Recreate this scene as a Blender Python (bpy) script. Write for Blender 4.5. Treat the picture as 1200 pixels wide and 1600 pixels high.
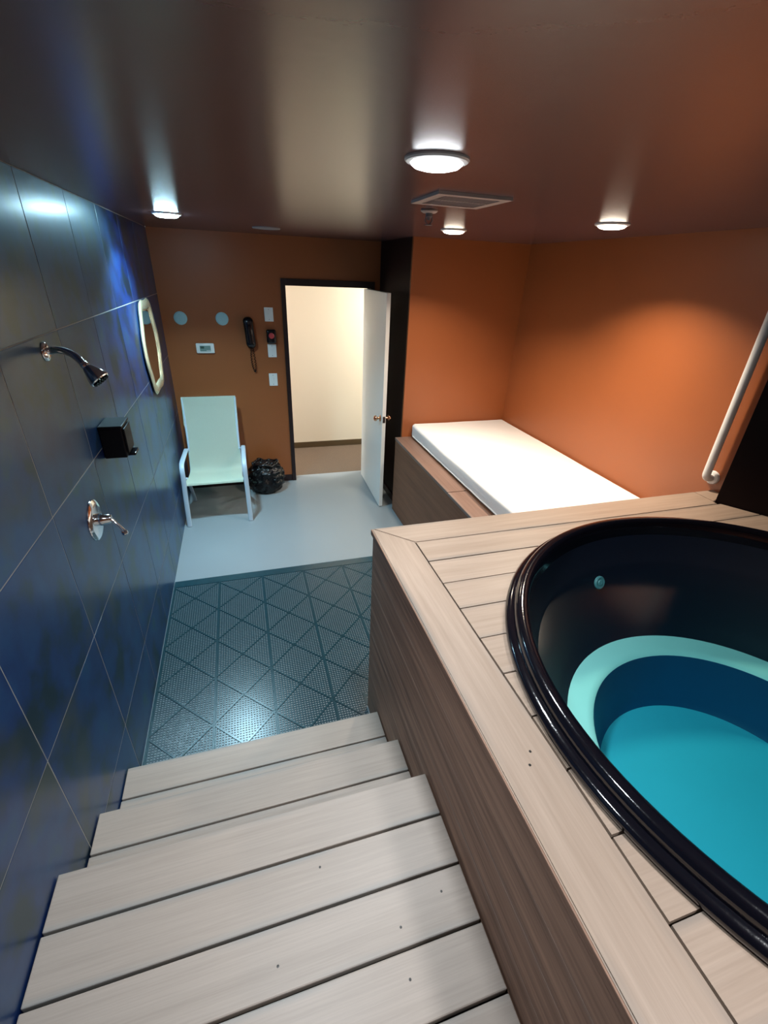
import bpy, bmesh, math, random
from mathutils import Vector, Matrix, noise

for o in list(bpy.data.objects):
    bpy.data.objects.remove(o, do_unlink=True)
S = bpy.context.scene
C = S.collection
random.seed(7)
PI = math.pi

# ------------------------------------------------------------------ camera
cam_d = bpy.data.cameras.new('camera')
cam = bpy.data.objects.new('camera', cam_d)
C.objects.link(cam)
_r = Vector((0.9576102, -0.28536627, 0.03935473))
_u = Vector((0.10086868, 0.46013726, 0.88209932))
_f = Vector((0.26982997, 0.84073765, -0.46941665))
M = Matrix((( _r.x, _u.x, -_f.x, 0.6675), (_r.y, _u.y, -_f.y, 0.0), (_r.z, _u.z, -_f.z, 2.1719), (0, 0, 0, 1)))
cam.matrix_world = M
cam_d.sensor_fit = 'VERTICAL'
cam_d.sensor_height = 24.0
cam_d.sensor_width = 18.0
cam_d.lens = 701.6 / 1600 * 24.0
cam_d.clip_start = 0.02
S.camera = cam

# ------------------------------------------------------------------ world, exposure
w = bpy.data.worlds.new('world')
S.world = w
w.use_nodes = True
w.node_tree.nodes['Background'].inputs[0].default_value = (0.5, 0.55, 0.6, 1)
w.node_tree.nodes['Background'].inputs[1].default_value = 0.02
S.view_settings.view_transform = 'Standard'
S.view_settings.look = 'None'
S.view_settings.gamma = 1.0
S.view_settings.use_curve_mapping = False
S.view_settings.exposure = 0.0

COOL = (0.50, 0.84, 1.0)
NEUT = (0.97, 0.98, 1.0)
WARM = (1.0, 0.84, 0.66)
# lamp: x, y, watts, colour, label
LAMPS = [
    (1.207, 1.364, 10, (0.90, 0.96, 1.0), 'large bright downlight on the ceiling nearest the air vent'),
    (0.323, 3.485, 28, COOL, 'bluish downlight on the ceiling beside the dark tiled wall'),
    (2.082, 3.186, 16, WARM, 'small warm downlight on the ceiling over the head of the bed'),
    (2.556, 2.277, 23, WARM, 'warm downlight on the ceiling close to the right orange wall'),
    (0.62, 0.60, 8, (0.86, 0.94, 1.0), 'downlight on the ceiling above the stair landing'),
    (1.55, -0.25, 9.5, NEUT, 'downlight on the ceiling over the near side of the tub'),
]
HALL_W = 62
SPREAD = 125

# ------------------------------------------------------------------ room numbers (metres)
H = 2.4394      # ceiling
D = 4.8829      # door wall
DP = 3.9566     # wall at the bed head
W = 3.1631      # right orange wall
XN = 2.084      # nook wall beside the door
XD = 1.1560     # side of the tub deck
YD = 1.6742     # far edge of the tub deck
ZD = 1.1574     # top of the tub deck
TC = (2.2296, 0.5355)   # tub centre
TR = 0.918
YB = -1.3       # wall behind the camera
XR = 3.95       # wall beyond the tub
DL, DR, DH = 1.14, 1.985, 2.03

# ------------------------------------------------------------------ materials
def newmat(name):
    m = bpy.data.materials.new(name)
    m.use_nodes = True
    nt = m.node_tree
    b = nt.nodes['Principled BSDF']
    return m, nt, b

def rgb(c):
    return (c[0], c[1], c[2], 1)

def plain(name, col, rough=0.5, metal=0.0, spec=0.5, var=0.08, scale=18, bump=0.0, bscale=150, coat=0.0):
    m, nt, b = newmat(name)
    b.inputs['Roughness'].default_value = rough
    b.inputs['Metallic'].default_value = metal
    b.inputs['Specular IOR Level'].default_value = spec
    if coat:
        b.inputs['Coat Weight'].default_value = coat
        b.inputs['Coat Roughness'].default_value = 0.06
    tc = nt.nodes.new('ShaderNodeTexCoord')
    n = nt.nodes.new('ShaderNodeTexNoise')
    n.inputs['Scale'].default_value = scale
    n.inputs['Detail'].default_value = 4
    nt.links.new(tc.outputs['Object'], n.inputs['Vector'])
    mx = nt.nodes.new('ShaderNodeMix')
    mx.data_type = 'RGBA'
    mx.inputs['A'].default_value = rgb([c * (1 - var) for c in col])
    mx.inputs['B'].default_value = rgb([min(1, c * (1 + var)) for c in col])
    nt.links.new(n.outputs['Fac'], mx.inputs['Factor'])
    nt.links.new(mx.outputs['Result'], b.inputs['Base Color'])
    if bump:
        n2 = nt.nodes.new('ShaderNodeTexNoise')
        n2.inputs['Scale'].default_value = bscale
        n2.inputs['Detail'].default_value = 3
        nt.links.new(tc.outputs['Object'], n2.inputs['Vector'])
        bp = nt.nodes.new('ShaderNodeBump')
        bp.inputs['Strength'].default_value = bump
        bp.inputs['Distance'].default_value = 0.002 if bump < 1 else 0.02
        nt.links.new(n2.outputs['Fac'], bp.inputs['Height'])
        nt.links.new(bp.outputs['Normal'], b.inputs['Normal'])
    return m

def emit(name, col, strength):
    m, nt, b = newmat(name)
    b.inputs['Base Color'].default_value = (0.9, 0.9, 0.9, 1)
    b.inputs['Emission Color'].default_value = rgb(col)
    b.inputs['Emission Strength'].default_value = strength
    return m

def wood(name, long_ax, cross_ax, light, dark, rough=0.45, edge=0.85, grain=1.0, stain=(0.30, 0.36, 0.38)):
    """brushed, washed timber: grain stretched along one object axis, dull worn board edges"""
    m, nt, b = newmat(name)
    b.inputs['Roughness'].default_value = rough
    L = nt.links.new
    N = nt.nodes.new
    tc = N('ShaderNodeTexCoord')
    oi = N('ShaderNodeObjectInfo')
    add = N('ShaderNodeVectorMath'); add.operation = 'ADD'
    mul = N('ShaderNodeVectorMath'); mul.operation = 'SCALE'
    cb = N('ShaderNodeCombineXYZ')
    for k in 'XYZ':
        L(oi.outputs['Random'], cb.inputs[k])
    L(cb.outputs[0], mul.inputs[0]); mul.inputs['Scale'].default_value = 31.0
    L(tc.outputs['Object'], add.inputs[0]); L(mul.outputs[0], add.inputs[1])
    def grainy(sl, sc, detail):
        mp = N('ShaderNodeMapping')
        sca = [sc, sc, sc]; sca['XYZ'.index(long_ax)] = sl
        mp.inputs['Scale'].default_value = sca
        L(add.outputs[0], mp.inputs['Vector'])
        n = N('ShaderNodeTexNoise')
        n.inputs['Scale'].default_value = 1.0
        n.inputs['Detail'].default_value = detail
        n.inputs['Roughness'].default_value = 0.65
        L(mp.outputs[0], n.inputs['Vector'])
        return n
    g1 = grainy(2.2, 60, 6)
    g2 = grainy(0.9, 14, 4)
    g3 = grainy(5.0, 240, 3)
    cr = N('ShaderNodeValToRGB')
    cr.color_ramp.elements[0].position = 0.30; cr.color_ramp.elements[0].color = rgb(dark)
    cr.color_ramp.elements[1].position = 0.72; cr.color_ramp.elements[1].color = rgb(light)
    mixf = N('ShaderNodeMath'); mixf.operation = 'MULTIPLY_ADD'
    L(g1.outputs['Fac'], mixf.inputs[0]); mixf.inputs[1].default_value = 0.55 * grain
    m2 = N('ShaderNodeMath'); m2.operation = 'MULTIPLY_ADD'
    L(g2.outputs['Fac'], m2.inputs[0]); m2.inputs[1].default_value = 0.45 * grain; m2.inputs[2].default_value = 0.5 * (1 - grain)
    L(m2.outputs[0], mixf.inputs[2])
    L(mixf.outputs[0], cr.inputs['Fac'])
    # fine pale scratches of the brushing
    mxs = N('ShaderNodeMix'); mxs.data_type = 'RGBA'; mxs.blend_type = 'MULTIPLY'
    sr = N('ShaderNodeMapRange')
    sr.inputs['From Min'].default_value = 0.35; sr.inputs['From Max'].default_value = 0.65
    sr.inputs['To Min'].default_value = 0.91; sr.inputs['To Max'].default_value = 1.03
    L(g3.outputs['Fac'], sr.inputs['Value'])
    cg = N('ShaderNodeCombineColor')
    for k in range(3):
        L(sr.outputs[0], cg.inputs[k])
    mxs.inputs['Factor'].default_value = 0.7
    L(cr.outputs['Color'], mxs.inputs['A']); L(cg.outputs[0], mxs.inputs['B'])
    out = mxs.outputs['Result']
    if edge > 0:
        sx = N('ShaderNodeSeparateXYZ'); L(tc.outputs['Object'], sx.inputs[0])
        ab = N('ShaderNodeMath'); ab.operation = 'ABSOLUTE'; L(sx.outputs[cross_ax], ab.inputs[0])
        mr = N('ShaderNodeMapRange'); mr.interpolation_type = 'SMOOTHSTEP'
        mr.inputs['From Min'].default_value = 0.048; mr.inputs['From Max'].default_value = 0.076
        L(ab.outputs[0], mr.inputs['Value'])
        g4 = grainy(1.6, 9, 3)
        r4 = N('ShaderNodeMapRange')
        r4.inputs['From Min'].default_value = 0.42; r4.inputs['From Max'].default_value = 0.66
        L(g4.outputs['Fac'], r4.inputs['Value'])
        ml = N('ShaderNodeMath'); ml.operation = 'MULTIPLY'
        L(mr.outputs[0], ml.inputs[0]); L(r4.outputs[0], ml.inputs[1])
        ml2 = N('ShaderNodeMath'); ml2.operation = 'MULTIPLY'; L(ml.outputs[0], ml2.inputs[0]); ml2.inputs[1].default_value = edge
        me = N('ShaderNodeMix'); me.data_type = 'RGBA'
        me.inputs['B'].default_value = rgb(stain)
        L(ml2.outputs[0], me.inputs['Factor']); L(out, me.inputs['A'])
        out = me.outputs['Result']
    L(out, b.inputs['Base Color'])
    bp = N('ShaderNodeBump'); bp.inputs['Strength'].default_value = 0.25; bp.inputs['Distance'].default_value = 0.001
    L(g1.outputs['Fac'], bp.inputs['Height']); L(bp.outputs['Normal'], b.inputs['Normal'])
    return m

def tile_mat(name):
    m, nt, b = newmat(name)
    L = nt.links.new; N = nt.nodes.new
    tc = N('ShaderNodeTexCoord'); oi = N('ShaderNodeObjectInfo')
    cb = N('ShaderNodeCombineXYZ')
    for k in 'XYZ':
        L(oi.outputs['Random'], cb.inputs[k])
    mul = N('ShaderNodeVectorMath'); mul.operation = 'SCALE'; L(cb.outputs[0], mul.inputs[0]); mul.inputs['Scale'].default_value = 23
    add = N('ShaderNodeVectorMath'); add.operation = 'ADD'; L(tc.outputs['Object'], add.inputs[0]); L(mul.outputs[0], add.inputs[1])
    n1 = N('ShaderNodeTexNoise'); n1.inputs['Scale'].default_value = 4.5; n1.inputs['Detail'].default_value = 6; n1.inputs['Roughness'].default_value = 0.55
    L(add.outputs[0], n1.inputs['Vector'])
    n2 = N('ShaderNodeTexNoise'); n2.inputs['Scale'].default_value = 2.6; n2.inputs['Detail'].default_value = 3
    L(add.outputs[0], n2.inputs['Vector'])
    cr = N('ShaderNodeValToRGB')
    e = cr.color_ramp.elements
    e[0].position = 0.38; e[0].color = (0.0015, 0.003, 0.012, 1)
    e[1].position = 0.50; e[1].color = (0.0015, 0.011, 0.100, 1)
    x = e.new(0.62); x.color = (0.004, 0.030, 0.130, 1)
    x = e.new(0.74); x.color = (0.018, 0.055, 0.075, 1)
    L(n1.outputs['Fac'], cr.inputs['Fac'])
    r2 = N('ShaderNodeMapRange'); r2.inputs['From Min'].default_value = 0.60; r2.inputs['From Max'].default_value = 0.76
    L(n2.outputs['Fac'], r2.inputs['Value'])
    mx = N('ShaderNodeMix'); mx.data_type = 'RGBA'; mx.inputs['B'].default_value = (0.040, 0.032, 0.024, 1)
    L(r2.outputs[0], mx.inputs['Factor']); L(cr.outputs['Color'], mx.inputs['A'])
    L(mx.outputs['Result'], b.inputs['Base Color'])
    rr = N('ShaderNodeMapRange'); rr.inputs['To Min'].default_value = 0.45; rr.inputs['To Max'].default_value = 0.55
    b.inputs['Specular Tint'].default_value = (0.40, 0.88, 1.0, 1)
    b.inputs['Coat Weight'].default_value = 0.65; b.inputs['Coat Roughness'].default_value = 0.25; b.inputs['Coat IOR'].default_value = 1.55; b.inputs['Coat Tint'].default_value = (0.75, 0.93, 1.0, 1)
    L(n1.outputs['Fac'], rr.inputs['Value']); L(rr.outputs[0], b.inputs['Roughness'])
    b.inputs['Specular IOR Level'].default_value = 0.9
    bp = N('ShaderNodeBump'); bp.inputs['Strength'].default_value = 0.02; bp.inputs['Distance'].default_value = 0.001
    n3 = N('ShaderNodeTexNoise'); n3.inputs['Scale'].default_value = 14; n3.inputs['Detail'].default_value = 5
    L(add.outputs[0], n3.inputs['Vector']); L(n3.outputs['Fac'], bp.inputs['Height']); L(bp.outputs['Normal'], b.inputs['Normal'])
    return m

def water_mat(name):
    m = bpy.data.materials.new(name); m.use_nodes = True
    nt = m.node_tree; nt.nodes.clear()
    L = nt.links.new; N = nt.nodes.new
    out = N('ShaderNodeOutputMaterial')
    tr = N('ShaderNodeBsdfTransparent'); gl = N('ShaderNodeBsdfGlossy'); gl.inputs['Roughness'].default_value = 0.14
    fr = N('ShaderNodeFresnel'); fr.inputs['IOR'].default_value = 1.33
    ge = N('ShaderNodeNewGeometry'); sx = N('ShaderNodeSeparateXYZ'); L(ge.outputs['True Normal'], sx.inputs[0])
    gt = N('ShaderNodeMath'); gt.operation = 'GREATER_THAN'; gt.inputs[1].default_value = 0.9; L(sx.outputs['Z'], gt.inputs[0])
    mu = N('ShaderNodeMath'); mu.operation = 'MULTIPLY'; bk = N('ShaderNodeMath'); bk.operation = 'SUBTRACT'; bk.inputs[0].default_value = 1.0; L(ge.outputs['Backfacing'], bk.inputs[1])
    m3 = N('ShaderNodeMath'); m3.operation = 'MULTIPLY'; L(gt.outputs[0], m3.inputs[0]); L(bk.outputs[0], m3.inputs[1])
    L(fr.outputs[0], mu.inputs[0]); L(m3.outputs[0], mu.inputs[1])
    n = N('ShaderNodeTexNoise'); n.inputs['Scale'].default_value = 7
    bp = N('ShaderNodeBump'); bp.inputs['Strength'].default_value = 0.08; bp.inputs['Distance'].default_value = 0.01
    L(n.outputs['Fac'], bp.inputs['Height']); L(bp.outputs['Normal'], gl.inputs['Normal'])
    mx = N('ShaderNodeMixShader'); L(mu.outputs[0], mx.inputs[0]); L(tr.outputs[0], mx.inputs[1]); L(gl.outputs[0], mx.inputs[2])
    L(mx.outputs[0], out.inputs['Surface'])
    va = N('ShaderNodeVolumeAbsorption'); va.inputs['Color'].default_value = (0.10, 0.88, 0.93, 1); va.inputs['Density'].default_value = 1.5
    L(va.outputs[0], out.inputs['Volume'])
    return m

ORANGE = (0.33, 0.098, 0.030)
MT = dict(
    orange=plain('orange_paint', ORANGE, 0.42, var=0.05, scale=3, bump=0.08, bscale=90),
    ceil=plain('brown_gloss_ceiling_paint', (0.100, 0.052, 0.056), 0.27, spec=0.55, var=0.10, scale=3, bump=0.10, bscale=26),
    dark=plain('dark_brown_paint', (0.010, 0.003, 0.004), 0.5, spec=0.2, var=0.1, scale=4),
    darktrim=plain('dark_brown_trim_paint', (0.016, 0.006, 0.007), 0.40),
    floor=plain('pale_vinyl_floor', (0.24, 0.275, 0.30), 0.28, spec=0.4, var=0.04, scale=2.5),
    carpet=plain('brown_carpet', (0.115, 0.080, 0.055), 0.95, var=0.35, scale=90, bump=0.6, bscale=300),
    cream=plain('cream_paint', (0.86, 0.82, 0.71), 0.6, var=0.02, scale=2),
    hallbase=plain('brown_vinyl_base', (0.09, 0.062, 0.03), 0.5),
    grout=plain('pale_grout', (0.30, 0.31, 0.29), 0.8, var=0.2, scale=30),
    tile=tile_mat('slate_blue_tile'),
    deckX=wood('washed_deck_timber', 'X', 'Y', (0.455, 0.345, 0.27), (0.325, 0.235, 0.175), edge=0.7, stain=(0.16, 0.155, 0.145)),
    deckY=wood('washed_border_timber', 'Y', 'X', (0.455, 0.345, 0.27), (0.325, 0.235, 0.175), edge=0.7, stain=(0.16, 0.155, 0.145)),
    stairX=wood('washed_stair_timber', 'X', 'Y', (0.49, 0.412, 0.355), (0.39, 0.325, 0.275), edge=0.8, stain=(0.24, 0.28, 0.29)),
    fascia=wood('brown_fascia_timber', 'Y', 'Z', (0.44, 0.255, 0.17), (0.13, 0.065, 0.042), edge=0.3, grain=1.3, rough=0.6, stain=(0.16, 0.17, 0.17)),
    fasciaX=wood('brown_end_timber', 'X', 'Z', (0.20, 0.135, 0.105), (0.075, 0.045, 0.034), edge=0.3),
    ledge=wood('brown_ledge_timber', 'Y', 'X', (0.24, 0.15, 0.115), (0.14, 0.08, 0.06), edge=0.25),
    bedside=wood('dark_bed_panel_timber', 'Y', 'Z', (0.27, 0.115, 0.060), (0.16, 0.064, 0.033), edge=0, rough=0.7),
    sub=plain('black_subframe', (0.012, 0.008, 0.007), 0.9),
    sheet=plain('white_sheet', (0.84, 0.83, 0.81), 0.85, var=0.02, scale=6, bump=0.2, bscale=60),
    tubblack=plain('black_gloss_acrylic', (0.004, 0.004, 0.007), 0.12, spec=0.5, var=0.1, coat=0.6, bump=0.12, bscale=110),
    tubin=plain('satin_black_acrylic', (0.004, 0.007, 0.018), 0.55, spec=0.3, var=0.1),
    tubpale=plain('pale_mint_fibreglass', (0.74, 0.86, 0.78), 0.5, var=0.03, scale=5),
    tubfloor=plain('pale_aqua_fibreglass', (0.13, 0.52, 0.62), 0.5, var=0.03, scale=5),
    tubwall=plain('navy_fibreglass', (0.012, 0.075, 0.17), 0.5, var=0.1, scale=5),
    water=water_mat('clear_cyan_water'),
    jet=plain('teal_plastic', (0.10, 0.30, 0.32), 0.35),
    chrome=plain('chrome', (0.92, 0.94, 0.96), 0.12, metal=1.0, var=0.02),
    brass=plain('pale_gold_leaf', (0.92, 0.80, 0.54), 0.22, metal=0.6, var=0.04),
    mirror=plain('mirror_glass', (0.92, 0.92, 0.92), 0.01, metal=1.0, var=0.0),
    black=plain('black_plastic', (0.004, 0.004, 0.006), 0.16),
    blackbox=plain('matt_black_plastic', (0.003, 0.003, 0.005), 0.45, spec=0.25),
    blacksoft=plain('black_rubber', (0.012, 0.014, 0.017), 0.45, var=0.2, scale=40),
    bag=plain('black_bag_film', (0.003, 0.003, 0.004), 0.20, spec=0.4, bump=1.0, bscale=26),
    white=plain('white_plastic', (0.80, 0.80, 0.78), 0.4, var=0.02),
    whitepaint=plain('white_door_paint', (0.78, 0.78, 0.76), 0.35, var=0.02, scale=3),
    bluedisc=plain('pale_blue_disc', (0.36, 0.58, 0.64), 0.5),
    greydisc=plain('grey_grille', (0.22, 0.21, 0.22), 0.6),
    red=plain('red_plastic', (0.55, 0.06, 0.07), 0.35),
    lcd=plain('grey_green_display', (0.20, 0.30, 0.27), 0.3),
    knob=plain('copper_knob', (0.72, 0.42, 0.26), 0.18, metal=1.0),
    sling=plain('pale_green_sling', (0.80, 0.87, 0.74), 0.75, var=0.05, scale=200, bump=0.3, bscale=400),
    frame=plain('pale_blue_tube', (0.50, 0.60, 0.70), 0.35, var=0.03),
    mat=plain('grey_blue_rubber_mat', (0.010, 0.042, 0.058), 0.26, var=0.25, scale=30),
    vent=plain('beige_vent_paint', (0.50, 0.40, 0.36), 0.5),
    ventdark=plain('dark_duct', (0.04, 0.035, 0.035), 0.8),
    lamprim=plain('lamp_trim', (0.75, 0.75, 0.75), 0.4),
    bar=plain('white_grab_bar_enamel', (0.82, 0.84, 0.84), 0.35, var=0.02, bump=0.25, bscale=260),
    screw=plain('dark_screw', (0.02, 0.018, 0.016), 0.4),
)

# ------------------------------------------------------------------ helpers
def wloc(o):
    v = Vector((0, 0, 0))
    while o is not None:
        v += o.location
        o = o.parent
    return v

def smooth(me, ang=0.6):
    for p in me.polygons:
        p.use_smooth = True
    try:
        me.set_sharp_from_angle(angle=min(ang, 0.34) if len(me.polygons) < 90 else ang)
    except Exception:
        pass

def mk(name, me, loc=(0, 0, 0), parent=None, rotz=0.0):
    """link a mesh whose vertices are local; loc is a world location"""
    o = bpy.data.objects.new(name, me)
    C.objects.link(o)
    if parent is not None:
        o.parent = parent
        o.location = Vector(loc) - wloc(parent)
    else:
        o.location = loc
    o.rotation_euler = (0, 0, rotz)
    return o

def tomesh(bm, name, mat, sm=None):
    bmesh.ops.recalc_face_normals(bm, faces=bm.faces)
    me = bpy.data.meshes.new(name)
    bm.to_mesh(me); bm.free()
    me.materials.append(MT[mat] if isinstance(mat, str) else mat)
    if sm is not None:
        smooth(me, sm)
    return me

def obj(name, bm, mat, parent=None, sm=None, origin=None):
    """bm in world coordinates -> object whose origin is its bottom centre (or origin)"""
    vs = [v.co for v in bm.verts]
    if origin is None:
        lo = [min(v[i] for v in vs) for i in range(3)]; hi = [max(v[i] for v in vs) for i in range(3)]
        origin = Vector(((lo[0] + hi[0]) / 2, (lo[1] + hi[1]) / 2, lo[2]))
    else:
        origin = Vector(origin)
    bmesh.ops.translate(bm, verts=bm.verts, vec=-origin)
    return mk(name, tomesh(bm, name, mat, sm), origin, parent)

def empty(name, loc):
    o = bpy.data.objects.new(name, None)
    o.empty_display_size = 0.05
    C.objects.link(o); o.location = loc
    return o

def tag(o, label=None, cat=None, group=None, kind=None):
    if label: o['label'] = label
    if cat: o['category'] = cat
    if group: o['group'] = group
    if kind: o['kind'] = kind
    return o

def struct(o, label=None):
    o['kind'] = 'structure'
    if label: o['label'] = label
    return o

def bbox(x0, x1, y0, y1, z0, z1, bev=0.0, seg=2, bm=None):
    b = bmesh.new()
    bmesh.ops.create_cube(b, size=1)
    for v in b.verts:
        v.co = Vector(((x0 + x1) / 2 + v.co.x * (x1 - x0), (y0 + y1) / 2 + v.co.y * (y1 - y0), (z0 + z1) / 2 + v.co.z * (z1 - z0)))
    if bev > 0:
        bmesh.ops.bevel(b, geom=list(b.edges), offset=bev, segments=seg, profile=0.5, affect='EDGES')
    if bm is None:
        return b
    me = bpy.data.meshes.new('t'); b.to_mesh(me); b.free(); bm.from_mesh(me); bpy.data.meshes.remove(me)
    return bm

def prism(pts, z0, z1, bm=None):
    b = bm or bmesh.new()
    lo = [b.verts.new((p[0], p[1], z0)) for p in pts]
    hi = [b.verts.new((p[0], p[1], z1)) for p in pts]
    n = len(pts)
    b.faces.new(list(reversed(lo))); b.faces.new(hi)
    for i in range(n):
        b.faces.new((lo[i], lo[(i + 1) % n], hi[(i + 1) % n], hi[i]))
    return b

def lathe(prof, n=48, center=(0, 0, 0), axis='Z', bm=None, closed=False):
    """revolve (r, h) pairs about an axis; ends with r=0 are closed to a point"""
    b = bm or bmesh.new()
    cx, cy, cz = center
    def P(r, h, a):
        c, s = r * math.cos(a), r * math.sin(a)
        if axis == 'Z': return (cx + c, cy + s, cz + h)
        if axis == 'X': return (cx + h, cy + c, cz + s)
        return (cx + c, cy - h, cz + s)          # axis -Y
    rows = []
    for (r, h) in prof:
        if r < 1e-6:
            rows.append([b.verts.new(P(0, h, 0))])
        else:
            rows.append([b.verts.new(P(r, h, 2 * PI * i / n)) for i in range(n)])
    pairs = list(zip(rows, rows[1:]))
    if closed:
        pairs.append((rows[-1], rows[0]))
    for A, B in pairs:
        for i in range(n):
            j = (i + 1) % n
            if len(A) == 1 and len(B) == 1: continue
            if len(A) == 1: b.faces.new((A[0], B[j], B[i]))
            elif len(B) == 1: b.faces.new((A[i], A[j], B[0]))
            else: b.faces.new((A[i], A[j], B[j], B[i]))
    return b

def crom(pts, k=6):
    """smooth a polyline"""
    P = [Vector(p) for p in pts]
    out = []
    for i in range(len(P) - 1):
        p0 = P[max(i - 1, 0)]; p1 = P[i]; p2 = P[i + 1]; p3 = P[min(i + 2, len(P) - 1)]
        for j in range(k):
            t = j / k
            out.append(0.5 * ((2 * p1) + (-p0 + p2) * t + (2 * p0 - 5 * p1 + 4 * p2 - p3) * t * t + (-p0 + 3 * p1 - 3 * p2 + p3) * t ** 3))
    out.append(P[-1])
    return out

def sweep(pts, rx, ry=None, n=12, side=None, bm=None, closed=False, power=1.0):
    """tube along points; radii may be lists; side fixes the direction of rx"""
    b = bm or bmesh.new()
    P = [Vector(p) for p in pts]
    m = len(P)
    rx = rx if isinstance(rx, (list, tuple)) else [rx] * m
    ry = rx if ry is None else (ry if isinstance(ry, (list, tuple)) else [ry] * m)
    rows = []
    u = None
    for i in range(m):
        if closed: t = P[(i + 1) % m] - P[(i - 1) % m]
        else: t = P[min(i + 1, m - 1)] - P[max(i - 1, 0)]
        t.normalize()
        if side is not None: u = Vector(side)
        elif u is None: u = Vector((0, 0, 1)) if abs(t.z) < 0.9 else Vector((1, 0, 0))
        u = (u - t * u.dot(t)).normalized()
        v = t.cross(u)
        row = []
        for k in range(n):
            a = 2 * PI * k / n
            ca, sa = math.cos(a), math.sin(a)
            ca = math.copysign(abs(ca) ** power, ca); sa = math.copysign(abs(sa) ** power, sa)
            row.append(b.verts.new(P[i] + u * rx[i] * ca + v * ry[i] * sa))
        rows.append(row)
    q = list(zip(rows, rows[1:]))
    if closed: q.append((rows[-1], rows[0]))
    for A, B in q:
        for k in range(n):
            b.faces.new((A[k], A[(k + 1) % n], B[(k + 1) % n], B[k]))
    if not closed:
        b.faces.new(list(reversed(rows[0]))); b.faces.new(rows[-1])
    return b

# ------------------------------------------------------------------ setting
struct(obj('floor', bbox(0, W + 0.1, 0.0, D + 0.12, -0.10, 0), 'floor'), 'pale blue grey vinyl floor between tub deck and door')
struct(obj('floor_tub', bbox(0, XR, YB, 0.0, -0.10, 0), 'floor'), 'floor under the deck and landing')
struct(obj('ceiling', bbox(-0.12, XR + 0.1, YB, D + 0.12, H, H + 0.1), 'ceil'), 'dark reddish brown gloss ceiling')

# left wall with large square tiles, each its own slab
wl = struct(obj('wall_left', bbox(-0.12, -0.0008, YB, D, 0, H), 'grout'), 'dark blue slate tiled wall beside the stairs')
TS, GAP = 0.535, 0.0035
ylines = [YB + 0.0] + [1.06 + TS * k for k in range(-4, 7)] + [D + 0.004]
zlines = [0, 0.325, 0.86, 1.395, 1.93, H]
tilecache = {}
def slab(sy, sz):
    k = (round(sy, 4), round(sz, 4))
    if k not in tilecache:
        b = bbox(-0.006, 0.0, -sy / 2, sy / 2, -sz / 2, sz / 2, 0.0018, 2)
        tilecache[k] = tomesh(b, 'tile', 'tile')
    return tilecache[k]
for i in range(len(ylines) - 1):
    for j in range(len(zlines) - 1):
        y0, y1, z0, z1 = ylines[i], ylines[i + 1], zlines[j], zlines[j + 1]
        if y1 - y0 < 0.03: continue
        t = mk('tile', slab(y1 - y0 - GAP, z1 - z0 - GAP), (random.uniform(0, 0.0006), (y0 + y1) / 2, (z0 + z1) / 2), wl)

# door wall
b = bmesh.new()
bbox(0, DL, D, D + 0.12, 0, H, bm=b); bbox(DR, XN + 0.1, D, D + 0.12, 0, H, bm=b); bbox(DL, DR, D, D + 0.12, DH, H, bm=b)
struct(obj('wall_door', b, 'orange'), 'orange brown wall around the open doorway')
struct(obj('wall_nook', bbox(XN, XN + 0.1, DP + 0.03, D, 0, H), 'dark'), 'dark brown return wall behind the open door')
struct(obj('wall_bed', bbox(XN, W + 0.1, DP, DP + 0.03, 0, H), 'orange'), 'orange wall at the head of the bed')
struct(obj('wall_right', bbox(W, W + 0.1, 1.60, DP, 0, H), 'orange'), 'orange wall along the side of the bed')
A0 = Vector((3.025, 1.545)); dv = Vector((0.119, -0.178)).normalized()
A1 = A0 + dv * 1.20
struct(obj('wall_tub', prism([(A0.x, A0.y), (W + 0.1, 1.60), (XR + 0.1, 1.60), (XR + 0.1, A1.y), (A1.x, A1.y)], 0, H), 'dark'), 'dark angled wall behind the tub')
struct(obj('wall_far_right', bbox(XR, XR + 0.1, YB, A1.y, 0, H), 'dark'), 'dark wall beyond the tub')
struct(obj('wall_rear', bbox(-0.12, XR + 0.1, YB - 0.1, YB, 0, H), 'orange'), 'orange wall behind the landing')
struct(obj('baseboard_door', bbox(0.002, DL - 0.044, D - 0.012, D, 0, 0.075, 0.003), 'darktrim'))
struct(obj('baseboard_nook', bbox(XN - 0.012, XN, DP + 0.05, D - 0.02, 0, 0.075, 0.003), 'darktrim'))
# casing around the doorway
tr = struct(empty('trim_1', ((DL + DR) / 2, D, 0)), 'dark brown door casing')
obj('casing_side', bbox(DL - 0.042, DL, D - 0.018, D + 0.12, 0, DH + 0.06, 0.003), 'darktrim', tr)
obj('casing_side', bbox(DR, DR + 0.042, D - 0.018, D + 0.12, 0, DH + 0.06, 0.003), 'darktrim', tr)
obj('casing_head', bbox(DL, DR, D - 0.018, D + 0.12, DH, DH + 0.06, 0.003), 'darktrim', tr)

# hallway beyond
HY = 5.955
struct(obj('floor_hallway', bbox(-1.5, 5.0, D + 0.12, HY + 0.1, -0.10, -0.002), 'carpet'), 'brown carpet of the hallway')
struct(obj('wall_hallway', bbox(-1.5, 5.0, HY, HY + 0.1, 0, 2.7), 'cream'), 'cream hallway wall seen through the door')
struct(obj('ceiling_hallway', bbox(-1.5, 5.0, D + 0.12, HY + 0.1, 2.7, 2.8), 'white'))
struct(obj('baseboard_hallway', bbox(-1.5, 5.0, HY - 0.012, HY, 0, 0.078, 0.002), 'hallbase'))
struct(obj('wall_hallway_near', bbox(XN + 0.1, 5.0, D + 0.02, D + 0.12, 0, 2.7), 'cream'))
struct(obj('wall_hallway_far', bbox(-1.6, -1.5, D + 0.12, HY, 0, 2.7), 'cream'))
struct(obj('wall_hallway_end', bbox(5.0, 5.1, D + 0.12, HY, 0, 2.7), 'cream'))
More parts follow.
